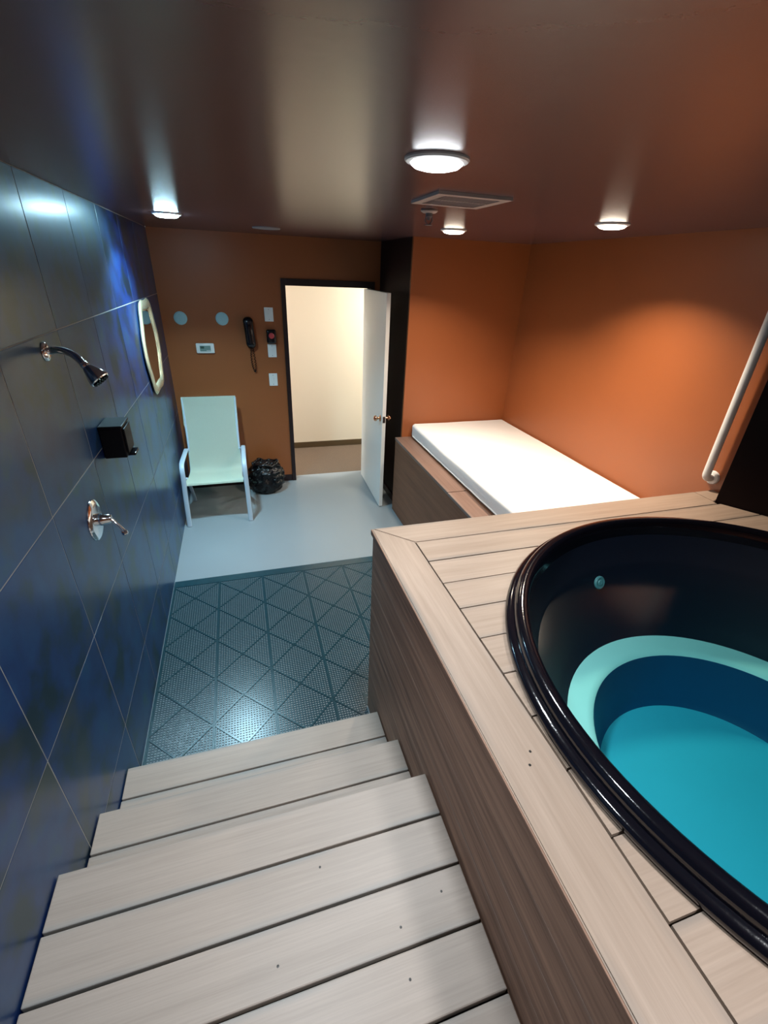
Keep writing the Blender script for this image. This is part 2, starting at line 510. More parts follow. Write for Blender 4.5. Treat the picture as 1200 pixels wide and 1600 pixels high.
struct(obj('wall_hallway_side', bbox(-1.5, -0.12, D + 0.02, D + 0.12, 0, 2.7), 'cream'))

# door leaf, opened into the room
dd = mk('door_1', tomesh(bbox(0, 0.036, -0.872, -0.004, 0.008, DH - 0.004, 0.002, 1), 'door_leaf', 'whitepaint'), (DL + 0.778, D - 0.0, 0), None, math.radians(-1.5))
struct(dd, 'white flush door standing open')
def dpart(name, bm, mat, sm=0.6):
    me = tomesh(bm, name, mat, sm)
    o = bpy.data.objects.new(name, me); C.objects.link(o); o.parent = dd
    return o
for sgn, x0 in ((-1, 0.0), (1, 0.036)):
    prof = [(0.030, 0.0), (0.031, 0.005), (0.022, 0.009), (0.011, 0.012), (0.011, 0.030), (0.018, 0.034), (0.026, 0.042), (0.028, 0.052), (0.024, 0.062), (0.012, 0.067), (0, 0.068)]
    bm = lathe([(r, h * sgn) for r, h in prof], 24, (x0, -0.809, 0.935), 'X')
    dpart('knob', bm, 'knob')
dpart('latch_plate', bbox(0.006, 0.030, -0.8745, -0.872, 0.905, 0.965, 0.0005, 1), 'darktrim')
for z in (0.25, 1.0, 1.80):
    dpart('hinge', lathe([(0, -0.045), (0.007, -0.045), (0.007, 0.045), (0, 0.045)], 10, (0.040, -0.006, z), 'Z'), 'knob')

# ------------------------------------------------------------------ downlights
def downlight(x, y, watts, col, label, r=0.085):
    t = tag(empty('ceiling_downlight', (x, y, H)), label, 'light', 'downlights in the brown ceiling')
    rim = lathe([(r, 0.0), (r, -0.004), (r - 0.004, -0.008), (r - 0.016, -0.010), (r - 0.016, -0.006), (r - 0.016, 0.0)], 40, (x, y, H))
    obj('trim_ring', rim, 'lamprim', t, 0.5)
    dif = lathe([(r - 0.016, -0.003), (r - 0.018, -0.013), (r - 0.026, -0.019), (r * 0.5, -0.023), (0, -0.024)], 40, (x, y, H))
    obj('diffuser', dif, LM[col], t, 0.8)
    ld = bpy.data.lights.new('downlight_bulb', 'AREA'); ld.shape = 'DISK'; ld.size = 2 * r - 0.02
    ld.energy = watts; ld.color = col; ld.spread = math.radians(SPREAD)
    lo = bpy.data.objects.new('bulb', ld); C.objects.link(lo); lo.parent = t; lo.location = (0, 0, -0.028)
    return t
LM = {}
for i, (x, y, p, c, l) in enumerate(LAMPS):
    if c not in LM:
        LM[c] = emit('lit_diffuser_%d' % i, c, 150 if c == COOL else 16)
    downlight(x, y, p, c, l)
# hallway fittings, along the corridor on both sides of the doorway
HM = emit('lit_hall_diffuser', (1, 0.96, 0.88), 5)
for hx, lab in ((-0.35, 'flat square ceiling light in the hallway left of the doorway'), (3.3, 'flat square ceiling light in the hallway right of the doorway')):
    t = tag(empty('hallway_light', (hx, 5.45, 2.7)), lab, 'light', 'hallway ceiling lights')
    obj('housing', bbox(hx - 0.3, hx + 0.3, 5.15, 5.75, 2.66, 2.70, 0.004), 'white', t)
    obj('diffuser', bbox(hx - 0.27, hx + 0.27, 5.18, 5.72, 2.652, 2.66), HM, t)
    ld = bpy.data.lights.new('hall_tube', 'AREA'); ld.shape = 'SQUARE'; ld.size = 0.5; ld.energy = HALL_W; ld.color = (1, 0.975, 0.92)
    lo = bpy.data.objects.new('tube', ld); C.objects.link(lo); lo.parent = t; lo.location = (0, 0, -0.052)

# ------------------------------------------------------------------ boards
def board(name, x0, x1, y0, y1, z0, z1, mat, parent, bev=0.003):
    o = (Vector(((x0 + x1) / 2, (y0 + y1) / 2, (z0 + z1) / 2)))
    key = (name, round(x1 - x0, 4), round(y1 - y0, 4), round(z1 - z0, 4), mat)
    if key not in tilecache:
        hx, hy, hz = (x1 - x0) / 2, (y1 - y0) / 2, (z1 - z0) / 2
        tilecache[key] = tomesh(bbox(-hx, hx, -hy, hy, -hz, hz, bev, 2), name, mat)
    return mk(name, tilecache[key], o, parent)

def screws(parent, pts):
    for (x, y, z) in pts:
        if 'screw' not in tilecache:
            tilecache['screw'] = tomesh(lathe([(0.0035, -0.002), (0.0035, 0.0004), (0, 0.0006)], 8), 'screw', 'screw')
        mk('screw', tilecache['screw'], (x, y, z), parent)

# ------------------------------------------------------------------ stairs
PW, G, TH = 0.1454, 0.007, 0.028
st = tag(empty('wooden_stairs', (XD / 2, 1.2, 0)), 'washed timber steps and landing beside the tub deck', 'stairs')
steps = [(0.1929, 1.4716, 2), (0.3898, 1.1682, 2), (0.5856, 0.8859, 15)]
XS0, XS1 = 0.004, XD - 0.004
for k, (z, yf, n) in enumerate(steps):
    brd = {}
    for i in range(n):
        y1 = yf - PW * i; y0 = y1 - PW + G
        if k < 2 and i == 1: y0 -= 0.012
        if y1 < YB + 0.05: break
        brd[i] = board('tread_board', XS0, XS1, max(y0, YB + 0.01), y1, z - TH, z, 'stairX', st, 0.0035)
    board('riser_board', XS0, XS1, yf - 0.045, yf - 0.025, 0.0 if k == 0 else steps[k - 1][0] + 0.001, z - TH - 0.001, 'stairX', st)
    if k == 2:
        screws(brd[3], [(0.60, 0.512, z), (0.93, 0.50, z), (0.92, 0.395, z)])
        screws(brd[2], [(1.07, 0.545, z)])
        screws(brd[1], [(0.74, 0.70, z)])
b = bmesh.new()
ytop = [s[1] - 0.05 for s in steps]
bbox(XS0, XS1, 1.15, ytop[0], 0.0, 0.1929 - TH - 0.003, bm=b)
bbox(XS0, XS1, 0.86, ytop[1] - 0.001, 0.0, 0.3898 - TH - 0.003, bm=b)
bbox(XS0, XS1, YB + 0.01, ytop[2] - 0.001, 0.0, 0.5856 - TH - 0.003, bm=b)
obj('carcass', b, 'sub', st)

# ------------------------------------------------------------------ tub deck
dk = tag(empty('tub_deck', (2.2, 0.4, 0)), 'raised washed timber deck with brown side boards around the round tub', 'deck')
BW = 0.1504
ZB0 = ZD - 0.028
XO = XD - 0.004       # nosing
def mitre_board(name, pts, mat, origin):
    bm = prism(pts, ZB0, ZD)
    top = [e for e in bm.edges if all(v.co.z > ZD - 1e-5 for v in e.verts)]
    bmesh.ops.bevel(bm, geom=top, offset=0.003, segments=2, affect='EDGES')
    return obj(name, bm, mat, dk, None, origin=origin)
bl = mitre_board('border_board', [(XO, YB + 0.01), (XO + BW, YB + 0.01), (XO + BW, YD - BW), (XO, YD)], 'deckY', (XO + BW / 2, 0.3, ZB0))
bl['label'] = 'long pale border board along the stair side'
g = 0.0025
mitre_board('border_board', [(XO + g * 1.2, YD), (XO + BW + g * 1.2, YD - BW), (3.02, YD - BW), (3.02, YD)], 'deckX', (2.2, YD - BW / 2, ZB0))
mitre_board('border_board', [(3.024, 1.552), (W - 0.001, 1.603), (W - 0.001, YD), (3.024, YD)], 'deckX', (3.09, YD - BW / 2, ZB0))
RH = 0.893
yl = YD - BW - 0.004
k = 0
def wall_x(y):
    """right end of a deck board at y (stops at the angled wall)"""
    if y <= A1.y: return XR - 0.004
    return A0.x + (A0.y - y) / (-dv.y) * dv.x - 0.006
while yl > YB + 0.05:
    y1 = yl; y0 = max(yl - 0.1478 + 0.005, YB + 0.01); yl -= 0.1478; k += 1
    xl = XO + BW + 0.005
    mid = ((y0 + y1) / 2)
    xr0, xr1 = wall_x(y0), wall_x(y1)
    def cut(y):
        q = RH ** 2 - (y - TC[1]) ** 2
        return math.sqrt(q) if q > 0 else None
    c0, c1 = cut(y0), cut(y1)
    polys = []
    if c0 is None and c1 is None and not (y0 < TC[1] < y1):
        polys.append([(xl, y0), (xr0, y0), (xr1, y1), (xl, y1)])
    elif c0 is not None and c1 is not None:
        n = 8
        L_ = []; R_ = []
        for i in range(n + 1):
            y = y0 + (y1 - y0) * i / n
            L_.append((TC[0] - cut(y), y)); R_.append((TC[0] + cut(y), y))
        if TC[0] - max(c0, c1) > xl + 0.004:
            polys.append([(xl, y0)] + L_ + [(xl, y1)])
        polys.append([(xr0, y0), (xr1, y1)] + list(reversed(R_)))
    elif c0 is not None:      # notch on the near edge
        a = math.acos(c0 / RH)
        arc = [(TC[0] + RH * math.cos(t), TC[1] + RH * math.sin(t)) for t in [PI - a + (2 * a - PI) * i / 14 for i in range(15)]]
        polys.append([(xl, y0)] + arc + [(xr0, y0), (xr1, y1), (xl, y1)])
    else:                     # notch on the far edge
        a = math.acos(c1 / RH)
        arc = [(TC[0] + RH * math.cos(t), TC[1] - RH * math.sin(t)) for t in [a + (PI - 2 * a) * i / 14 for i in range(15)]]
        polys.append([(xl, y0), (xr0, y0), (xr1, y1)] + arc + [(xl, y1)])
    for p in polys:
        xs = [q[0] for q in p]
        bm = prism(p, ZB0, ZD - 0.001 + random.uniform(-0.0012, 0.0008))
        obj('deck_board', bm, 'deckX', dk, origin=((min(xs) + max(xs)) / 2, mid, ZB0))
obj('nosing', bbox(XO - 0.005, XO - 0.0002, YB + 0.01, YD, ZB0 + 0.001, ZD - 0.0025, 0.0015), 'fascia', dk, None, origin=(XO, 0.3, (ZB0 + ZD) / 2))['label'] = 'brown rounded nosing strip'
screws(bl, [(1.225, 0.52, ZD), (1.245, 0.55, ZD), (1.24, 0.06, ZD)])
# side boards (stair side) and end boards (door side)
fh = 0.1412
z = ZB0
while z > 0.02:
    z0 = max(z - fh + 0.0012, 0.0)
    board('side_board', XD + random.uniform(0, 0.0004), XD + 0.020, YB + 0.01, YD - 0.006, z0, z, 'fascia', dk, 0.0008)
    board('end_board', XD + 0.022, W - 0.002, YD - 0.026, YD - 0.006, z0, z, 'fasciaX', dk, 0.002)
    z -= fh
b = bmesh.new()
bbox(XD + 0.021, XD + 0.06, YB + 0.02, YD - 0.03, 0, ZB0 - 0.002, bm=b)
bbox(XD + 0.06, W - 0.05, YD - 0.06, YD - 0.03, 0, ZB0 - 0.002, bm=b)
obj('frame', b, 'sub', dk)

# ------------------------------------------------------------------ tub
tub = tag(empty('round_hot_tub', (TC[0], TC[1], 0.40)), 'round glossy black soaking tub set into the timber deck', 'tub')
zr = ZD
rimp = [(0.86, zr - 0.10), (0.895, zr - 0.10), (0.895, zr + 0.002), (0.916, zr + 0.002), (0.922, zr + 0.010), (0.921, zr + 0.020), (0.913, zr + 0.028), (0.902, zr + 0.030),
        (0.897, zr + 0.031), (0.896, zr + 0.040), (0.893, zr + 0.052), (0.884, zr + 0.060), (0.870, zr + 0.062), (0.856, zr + 0.056), (0.848, zr + 0.042), (0.843, zr + 0.020), (0.838, zr - 0.01)]
def rw(z):
    """radius of the sloping inner wall"""
    t = (z - 0.73) / (zr - 0.01 - 0.73)
    return 0.62 + (0.838 - 0.62) * (t ** 0.72)
wallp = [(rw(zz), zz) for zz in [zr - 0.01 - (zr - 0.74) * i / 14 for i in range(1, 15)]]
wallp[-1] = (0.62, 0.73)
obj('rim', lathe(rimp, 128, (TC[0], TC[1], 0)), 'tubblack', tub, 0.9)
obj('wall', lathe([(0.838, zr - 0.01)] + wallp, 96, (TC[0], TC[1], 0)), 'tubin', tub, 0.9)
obj('seat_ring', lathe([(0.62, 0.73), (0.60, 0.724), (0.55, 0.720), (0.53, 0.716), (0.52, 0.706)], 96, (TC[0], TC[1], 0)), 'tubpale', tub, 0.9)['label'] = 'pale mint seat ring under the water'
obj('well_wall', lathe([(0.52, 0.706), (0.512, 0.68), (0.46, 0.50), (0.44, 0.475)], 96, (TC[0], TC[1], 0)), 'tubwall', tub, 0.9)
obj('well_floor', lathe([(0.44, 0.475), (0.40, 0.466), (0.2, 0.462), (0, 0.461)], 96, (TC[0], TC[1], 0)), 'tubfloor', tub, 0.9)
def jet(ang, z):
    a = math.radians(ang); r = rw(z) - 0.004
    bm = lathe([(0, 0.0), (0.030, 0.0), (0.030, 0.006), (0.025, 0.010), (0.018, 0.007), (0.014, 0.007), (0.012, 0.012), (0.006, 0.013), (0.0, 0.010)], 24)
    me = tomesh(bm, 'jet', 'jet', 0.6)
    o = mk('jet', me, (TC[0] + r * math.cos(a), TC[1] + r * math.sin(a), z), tub)
    nrm = Vector((-math.cos(a), -math.sin(a), 0.42)).normalized()
    o.rotation_euler = nrm.to_track_quat('Z', 'Y').to_euler()
    return o
ja = math.degrees(math.atan2(1.285 - TC[1], 2.122 - TC[0]))
for d_ in (0, 165, 200):
    jet(ja + d_, 0.97)
ZW = 1.025
wp = [(0, 0.465), (0.2, 0.466), (0.40, 0.470), (0.434, 0.480), (0.454, 0.505), (0.506, 0.685), (0.514, 0.711), (0.526, 0.721), (0.55, 0.725), (0.60, 0.729), (0.612, 0.735)]
wp += [(rw(zz) - 0.006, zz) for zz in [q[1] for q in reversed(wallp)] if 0.74 < zz < ZW - 0.005] + [(rw(ZW) - 0.006, ZW), (0, ZW)]
tag(obj('tub_water', lathe(wp, 96, (TC[0], TC[1], 0)), 'water'), 'clear cyan water filling the round black tub', 'water')

# ------------------------------------------------------------------ bed platform and mattress
XB, ZBED = 2.0146, 0.7752
bd = tag(empty('bed_platform', (2.55, 2.8, 0)), 'brown timber built-in bed platform under the white mattress', 'bed')
YN = YD - 0.003
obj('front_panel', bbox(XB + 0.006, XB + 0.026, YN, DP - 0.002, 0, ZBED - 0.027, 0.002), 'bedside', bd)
for (y0, y1) in ((2.70, DP - 0.002), (YN, 2.695)):
    board('ledge_board', XB, XB + 0.150, y0, y1, ZBED - 0.026, ZBED + (0.0 if y0 > 2 else -0.002), 'ledge', bd, 0.004)
obj('deck_panel', bbox(XB + 0.152, W - 0.002, YN, DP - 0.002, ZBED - 0.03, ZBED - 0.004), 'bedside', bd)
obj('inner_frame', bbox(XB + 0.03, W - 0.01, YN + 0.02, DP - 0.02, 0, ZBED - 0.032), 'sub', bd)
mx0, mx1, my0, my1, mz0, mz1 = 2.172, W - 0.006, 1.98, DP - 0.008, ZBED + 0.001, 0.908
bm = bbox(mx0, mx1, my0, my1, mz0, mz1)
bmesh.ops.subdivide_edges(bm, edges=list(bm.edges), cuts=1)
top_e = [e for e in bm.edges if len(e.link_faces) == 2 and e.calc_face_angle() > 1]
bmesh.ops.bevel(bm, geom=top_e, offset=0.032, segments=5, profile=0.5, affect='EDGES')
bmesh.ops.subdivide_edges(bm, edges=[e for e in bm.edges if e.calc_length() > 0.3], cuts=5, use_grid_fill=True)
for v in bm.verts:
    e = 0.004 * noise.noise(v.co * 3.0)
    if v.co.z > mz0 + 0.05: v.co.z += e
    if v.co.x < mx0 + 0.02: v.co.x += 0.006 * noise.noise(Vector((0, v.co.y * 2.3, v.co.z * 9)))
mt = tag(empty('mattress', ((mx0 + mx1) / 2, (my0 + my1) / 2, mz0)), 'white mattress with a fitted sheet on the brown bed platform', 'mattress')
obj('sheeted_body', bm, 'sheet', mt, 1.2)
hem = [(mx0 - 0.001, my0 + 0.05 + (my1 - my0 - 0.1) * i / 24, mz0 + 0.020 + 0.004 * noise.noise(Vector((i * 0.7, 3, 1)))) for i in range(25)]
obj('sheet_hem', sweep(hem, 0.003, 0.006, 8, (1, 0, 0)), 'sheet', mt, 1.2)

# ------------------------------------------------------------------ grab bar on the right wall
gb = tag(empty('grab_bar', (W, 1.70, 1.19)), 'white upright grab bar on the orange wall by the tub', 'grab bar')
yb_, zb0, zb1, so = 1.700, 1.222, 2.16, 0.060
path = [(W - 0.004, yb_, zb0), (W - 0.030, yb_, zb0)]
for i in range(1, 8):
    a = PI / 2 * i / 7
    path.append((W - 0.030 - (so - 0.030) * math.sin(a), yb_, zb0 + 0.030 * (1 - math.cos(a))))
path += [(W - so, yb_, zb0 + 0.2 * k_) for k_ in (1, 2, 3, 4)]
tp = [(W - 0.030 - (so - 0.030) * math.sin(PI / 2 * i / 7), yb_, zb1 - 0.030 * (1 - math.cos(PI / 2 * i / 7))) for i in range(7, -1, -1)]
path += tp + [(W - 0.004, yb_, zb1)]
obj('rail', sweep(path, 0.0205, n=20, side=(0, 1, 0)), 'bar', gb, 0.9)
for zz in (zb0, zb1):
    obj('flange', lathe([(0, -0.016), (0.026, -0.016), (0.036, -0.012), (0.040, -0.004), (0.040, -0.0005), (0, -0.0005)], 32, (W, yb_, zz), 'X'), 'bar', gb, 0.6)

# ------------------------------------------------------------------ shower fittings
sh = tag(empty('shower_fixture', (0.001, 1.952, 1.878)), 'chrome shower arm and spray head on the dark tiled wall', 'shower')
o3 = Vector((0.001, 1.952, 1.878))
obj('escutcheon', lathe([(0, 0.012), (0.018, 0.012), (0.030, 0.007), (0.034, 0.001), (0.034, 0), (0, 0)], 32, o3, 'X'), 'chrome', sh, 0.6)
arm = crom([(0.005, 1.952, 1.878), (0.05, 1.935, 1.885), (0.092, 1.900, 1.880), (0.122, 1.868, 1.866), (0.142, 1.845, 1.850)], 7)
obj('arm', sweep(arm, 0.0125, n=16), 'chrome', sh, 0.9)
hb = lathe([(0, -0.005), (0.012, -0.005), (0.015, 0.006), (0.013, 0.012), (0.018, 0.018), (0.030, 0.045), (0.035, 0.060), (0.036, 0.068), (0.033, 0.071), (0, 0.071)], 32)
me = tomesh(hb, 'spray_head', 'chrome', 0.5)
hd = mk('spray_head', me, (0.139, 1.848, 1.852), sh)
hd.rotation_euler = Vector((0.62, -0.18, -0.76)).normalized().to_track_quat('Z', 'Y').to_euler()
nz = tomesh(lathe([(0.003, 0.0), (0.0026, 0.006), (0, 0.007)], 8), 'nozzle', 'black', 0.6)
for ring, cnt in ((0.010, 6), (0.019, 11), (0.027, 16)):
    for i in range(cnt):
        a = 2 * PI * i / cnt
        q = bpy.data.objects.new('nozzle', nz); C.objects.link(q); q.parent = hd; q.location = (ring * math.cos(a), ring * math.sin(a), 0.0705)

vv = tag(empty('shower_valve', (0.001, 1.945, 1.195)), 'chrome round valve plate with lever on the tiled wall', 'valve')
vc = (0.001, 1.945, 1.195)
obj('plate', lathe([(0, 0.010), (0.06, 0.012), (0.076, 0.010), (0.087, 0.004), (0.089, 0), (0, 0)], 48, vc, 'X'), 'chrome', vv, 0.6)
obj('hub', lathe([(0.026, 0.010), (0.027, 0.030), (0.022, 0.040), (0.020, 0.056), (0.014, 0.064), (0, 0.066)], 32, vc, 'X'), 'chrome', vv, 0.6)
lev = crom([(0.055, 1.945, 1.195), (0.072, 1.940, 1.180), (0.092, 1.930, 1.158), (0.106, 1.920, 1.138)], 6)
nl = len(lev)
obj('lever', sweep(lev, [0.010 - 0.003 * math.sin(PI * i / (nl - 1)) for i in range(nl)], n=14), 'chrome', vv, 0.9)
obj('lever_tip', lathe([(0, -0.014), (0.010, -0.010), (0.0145, 0), (0.010, 0.010), (0, 0.014)], 16, (0.108, 1.918, 1.135), 'X'), 'chrome', vv, 0.9)

sd = tag(empty('soap_dispenser', (0.05, 2.36, 1.335)), 'black box soap dispenser on the tiled wall above the shower valve', 'dispenser')
obj('body', bbox(0.001, 0.098, 2.285, 2.43, 1.340, 1.485, 0.006), 'blackbox', sd, 0.5)
obj('lid', bbox(0.001, 0.104, 2.280, 2.435, 1.4855, 1.498, 0.004), 'blackbox', sd, 0.5)
obj('front_plate', bbox(0.0985, 0.108, 2.295, 2.42, 1.360, 1.480, 0.003), 'blackbox', sd, 0.5)
obj('push_lever', bbox(0.085, 0.128, 2.32, 2.40, 1.338, 1.352, 0.003), 'black', sd, 0.5)

# ------------------------------------------------------------------ wavy mirror
mc = (4.02, 1.60)
mr = tag(empty('wall_mirror', (0.004, mc[0], mc[1])), 'tall wavy mirror in a pale gold frame on the tiled wall', 'mirror')
def wavy(s, n=120):
    out = []
    for i in range(n):
        a = 2 * PI * i / n
        k_ = 1 + 0.045 * math.cos(6 * a)
        ca, sa = math.cos(a), math.sin(a)
        ex = 0.80
        out.append((s * 0.30 * math.copysign(abs(ca) ** ex, ca) * k_, (0.305 - 0.30 + s * 0.30) * math.copysign(abs(sa) ** ex, sa) * k_))
    return out
wo = wavy(1.0)
bm = sweep([(0.016, mc[0] + a, mc[1] + c) for a, c in wo], 0.012, 0.036, 12, (1, 0, 0), closed=True)
obj('frame', bm, 'brass', mr, 1.0)
wi = wavy(0.98)
bm = bmesh.new()
lo = [bm.verts.new((0.006, mc[0] + a, mc[1] + c)) for a, c in wi]
hi = [bm.verts.new((0.014, mc[0] + a, mc[1] + c)) for a, c in wi]
bm.faces.new(lo); bm.faces.new(hi)
for i in range(len(lo)):
    j = (i + 1) % len(lo); bm.faces.new((lo[i], lo[j], hi[j], hi[i]))
obj('glass', bm, 'mirror', mr)

# ------------------------------------------------------------------ things on the door wall
def disc(x, z, label):
    t = tag(empty('wall_disc', (x, D, z)), label, 'wall disc', 'round discs on the door wall')
    obj('cover', lathe([(0.052, 0.0), (0.052, 0.010), (0.048, 0.013), (0, 0.014)], 40, (x, D, z), 'Y'), 'bluedisc', t, 0.5)
    obj('rim', lathe([(0.052, 0), (0.058, 0), (0.058, 0.007), (0.052, 0.009)], 40, (x, D, z), 'Y', closed=True), 'bluedisc', t, 0.5)
disc(0.164, 1.728, 'pale blue round disc on the orange wall nearest the gold mirror')
disc(0.530, 1.727, 'pale blue round disc on the orange wall nearest the black telephone')

th = tag(empty('thermostat', (0.345, D, 1.462)), 'white thermostat with a small grey display above the chair', 'thermostat')
obj('body', bbox(0.262, 0.428, D - 0.026, D, 1.416, 1.508, 0.010, 3), 'white', th, 0.6)
obj('screen', bbox(0.296, 0.394, D - 0.0285, D - 0.0262, 1.436, 1.488, 0.001, 1), 'lcd', th)
for i in range(3):
    obj('button', bbox(0.355 + i * 0.013, 0.364 + i * 0.013, D - 0.0305, D - 0.0287, 1.440, 1.447, 0.0005, 1), 'white', th)
obj('display_digits', bbox(0.302, 0.336, D - 0.0300, D - 0.0287, 1.462, 1.482, 0.0005, 1), plain('display_dark', (0.05, 0.10, 0.08), 0.3), th)

ph = tag(empty('wall_telephone', (0.768, D, 1.46)), 'black wall telephone handset hanging left of the switches', 'telephone')
# cradle
obj('cradle', bbox(0.738, 0.800, D - 0.022, D, 1.50, 1.72, 0.010, 3), 'black', ph, 0.6)
pts = crom([(0.762, D - 0.034, 1.745), (0.764, D - 0.058, 1.715), (0.766, D - 0.066, 1.66), (0.769, D - 0.062, 1.60), (0.772, D - 0.060, 1.55), (0.775, D - 0.056, 1.50), (0.777, D - 0.034, 1.468)], 5)
nn = len(pts)
rxs = [0.050 * (0.35 + 0.65 * min(1, 3.2 * (i / (nn - 1)) ** 0.6)) * (0.45 + 0.55 * min(1, 3.0 * (1 - i / (nn - 1)) ** 0.7)) * (1 - 0.12 * math.sin(PI * i / (nn - 1))) for i in range(nn)]
obj('handset', sweep(pts, rxs, [r * 0.52 for r in rxs], 18, (1, 0, 0)), 'black', ph, 1.0)
obj('button_pad', bbox(0.757, 0.776, D - 0.088, D - 0.084, 1.655, 1.668, 0.002), 'white', ph)
cord = []
turns, nseg = 26, 26 * 8
base = crom([(0.777, D - 0.030, 1.475), (0.765, D - 0.022, 1.40), (0.770, D - 0.020, 1.30), (0.790, D - 0.020, 1.238), (0.800, D - 0.018, 1.30), (0.792, D - 0.016, 1.42), (0.786, D - 0.014, 1.50)], 36)
for i, p in enumerate(base):
    a = 2 * PI * turns * i / (len(base) - 1)
    cord.append(p + Vector((0.007 * math.cos(a), 0.007 * math.sin(a), 0)))
obj('coiled_cord', sweep(cord, 0.003, n=6), 'black', ph, 1.0)

def plate(x, z, label, toggles=1):
    t = tag(empty('switch_plate', (x, D, z)), label, 'switch', 'white switch plates by the door')
    obj('cover', bbox(x - 0.042, x + 0.042, D - 0.007, D, z - 0.063, z + 0.063, 0.003), 'white', t, 0.5)
    for i in range(toggles):
        xx = x + (i - (toggles - 1) / 2) * 0.03
        obj('toggle', bbox(xx - 0.005, xx + 0.005, D - 0.018, D - 0.007, z - 0.004, z + 0.012, 0.002), 'white', t, 0.5)
    for s in (-1, 1):
        obj('screw', lathe([(0.003, 0), (0.003, 0.0012), (0, 0.0015)], 8, (x, D - 0.007, z + s * 0.045), 'Y'), 'screw', t)
plate(0.967, 1.772, 'white switch plate by the door, topmost of the column')
plate(0.974, 1.436, 'white switch plate right under the black box with red button')
plate(0.964, 1.151, 'white switch plate by the door, lowest of the column', 1)
al = tag(empty('call_box', (0.974, D, 1.505)), 'black rounded wall box with a red button between white plates', 'call button')
obj('body', bbox(0.927, 1.021, D - 0.050, D, 1.508, 1.640, 0.018, 3), 'black', al, 0.6)
obj('red_button', lathe([(0.027, 0.0), (0.027, 0.006), (0.022, 0.012), (0, 0.014)], 28, (0.974, D - 0.050, 1.583), 'Y'), 'red', al, 0.6)
obj('collar', lathe([(0.027, 0.0), (0.033, 0.0), (0.033, 0.005), (0.027, 0.006)], 28, (0.974, D - 0.050, 1.583), 'Y', closed=True), 'black', al, 0.6)

# ------------------------------------------------------------------ patio chair
ch = tag(empty('sling_chair', (0.325, 4.3, 0)), 'pale green sling armchair with light blue tube frame by the tiled wall', 'chair')
for sx, xf, xa in ((-1, 0.047, 0.062), (1, 0.600, 0.596)):
    loop = [(xf, 4.000, 0.003), (xf + (xa - xf) * 0.5, 4.015, 0.30), (xa, 4.024, 0.46), (xa, 4.036, 0.545), (xa, 4.075, 0.588), (xa, 4.14, 0.597), (xa, 4.28, 0.590), (xa, 4.42, 0.582), (xa, 4.525, 0.572), (xa, 4.545, 0.540)]
    obj('arm_leg', sweep(crom(loop, 6), 0.021, 0.011, 12, (1, 0, 0), power=0.6), 'frame', ch, 0.9)
    rear = [(xa, 4.20, 0.405), (xa, 4.32, 0.30), (xa, 4.46, 0.14), (xa, 4.55, 0.003)]
    obj('rear_leg', sweep(crom(rear, 5), 0.016, 0.010, 12, (1, 0, 0), power=0.6), 'frame', ch, 0.9)
    xi = 0.085 if sx < 0 else 0.555
    xi2 = 0.074 if sx < 0 else 0.563
    rail = [(xi2, 4.075, 0.405), (xi, 4.20, 0.395), (xi, 4.36, 0.375), (xi, 4.455, 0.385), (xi, 4.50, 0.45), (xi, 4.58, 0.65), (xi2, 4.735, 1.02)]
    obj('side_rail', sweep(crom(rail, 6), 0.012, n=10, side=(1, 0, 0)), 'frame', ch, 0.9)
    for yy, zz in ((4.10, 0.400), (4.53, 0.555)):
        obj('bracket', sweep([(xa, yy, zz), (xi, yy, zz)], 0.008, n=8), 'frame', ch)
sl_path = crom([(0, 4.050, 0.392), (0, 4.064, 0.412), (0, 4.12, 0.408), (0, 4.24, 0.392), (0, 4.36, 0.376), (0, 4.44, 0.385), (0, 4.495, 0.45), (0, 4.545, 0.56), (0, 4.62, 0.74), (0, 4.74, 1.03)], 6)
bm = bmesh.new()
NX = 14
rows = []
m_ = len(sl_path)
for i, p in enumerate(sl_path):
    f_ = i / (m_ - 1)
    x0 = 0.066 if (f_ < 0.16 or f_ > 0.9) else 0.080
    x1 = 0.570 if (f_ < 0.16 or f_ > 0.9) else 0.560
    if 0.16 <= f_ <= 0.3:
        k_ = (f_ - 0.16) / 0.14; x0 = 0.066 + 0.014 * k_; x1 = 0.570 - 0.010 * k_
    t_ = (sl_path[min(i + 1, m_ - 1)] - sl_path[max(i - 1, 0)]).normalized()
    nr = Vector((0, -t_.z, t_.y))       # towards the sitter
    row = []
    for j in range(NX + 1):
        q = j / NX
        sag = -0.020 * math.sin(PI * q) * (1 if f_ < 0.5 else 0.8) * (1 if f_ < 0.97 else 0.3)
        row.append(bm.verts.new(Vector((x0 + (x1 - x0) * q, p.y, p.z)) + nr * (sag + 0.012)))
    rows.append(row)
for A, B in zip(rows, rows[1:]):
    for j in range(NX):
        bm.faces.new((A[j], A[j + 1], B[j + 1], B[j]))
bmesh.ops.solidify(bm, geom=list(bm.faces), thickness=0.004)
obj('sling', bm, 'sling', ch, 0.9)
obj('cross_bar', sweep([(0.07, 4.20, 0.365), (0.33, 4.20, 0.355), (0.575, 4.20, 0.365)], 0.010, n=10), 'frame', ch, 0.9)
obj('cross_bar', sweep([(0.07, 4.738, 1.018), (0.568, 4.738, 1.018)], 0.010, n=10), 'frame', ch, 0.9)

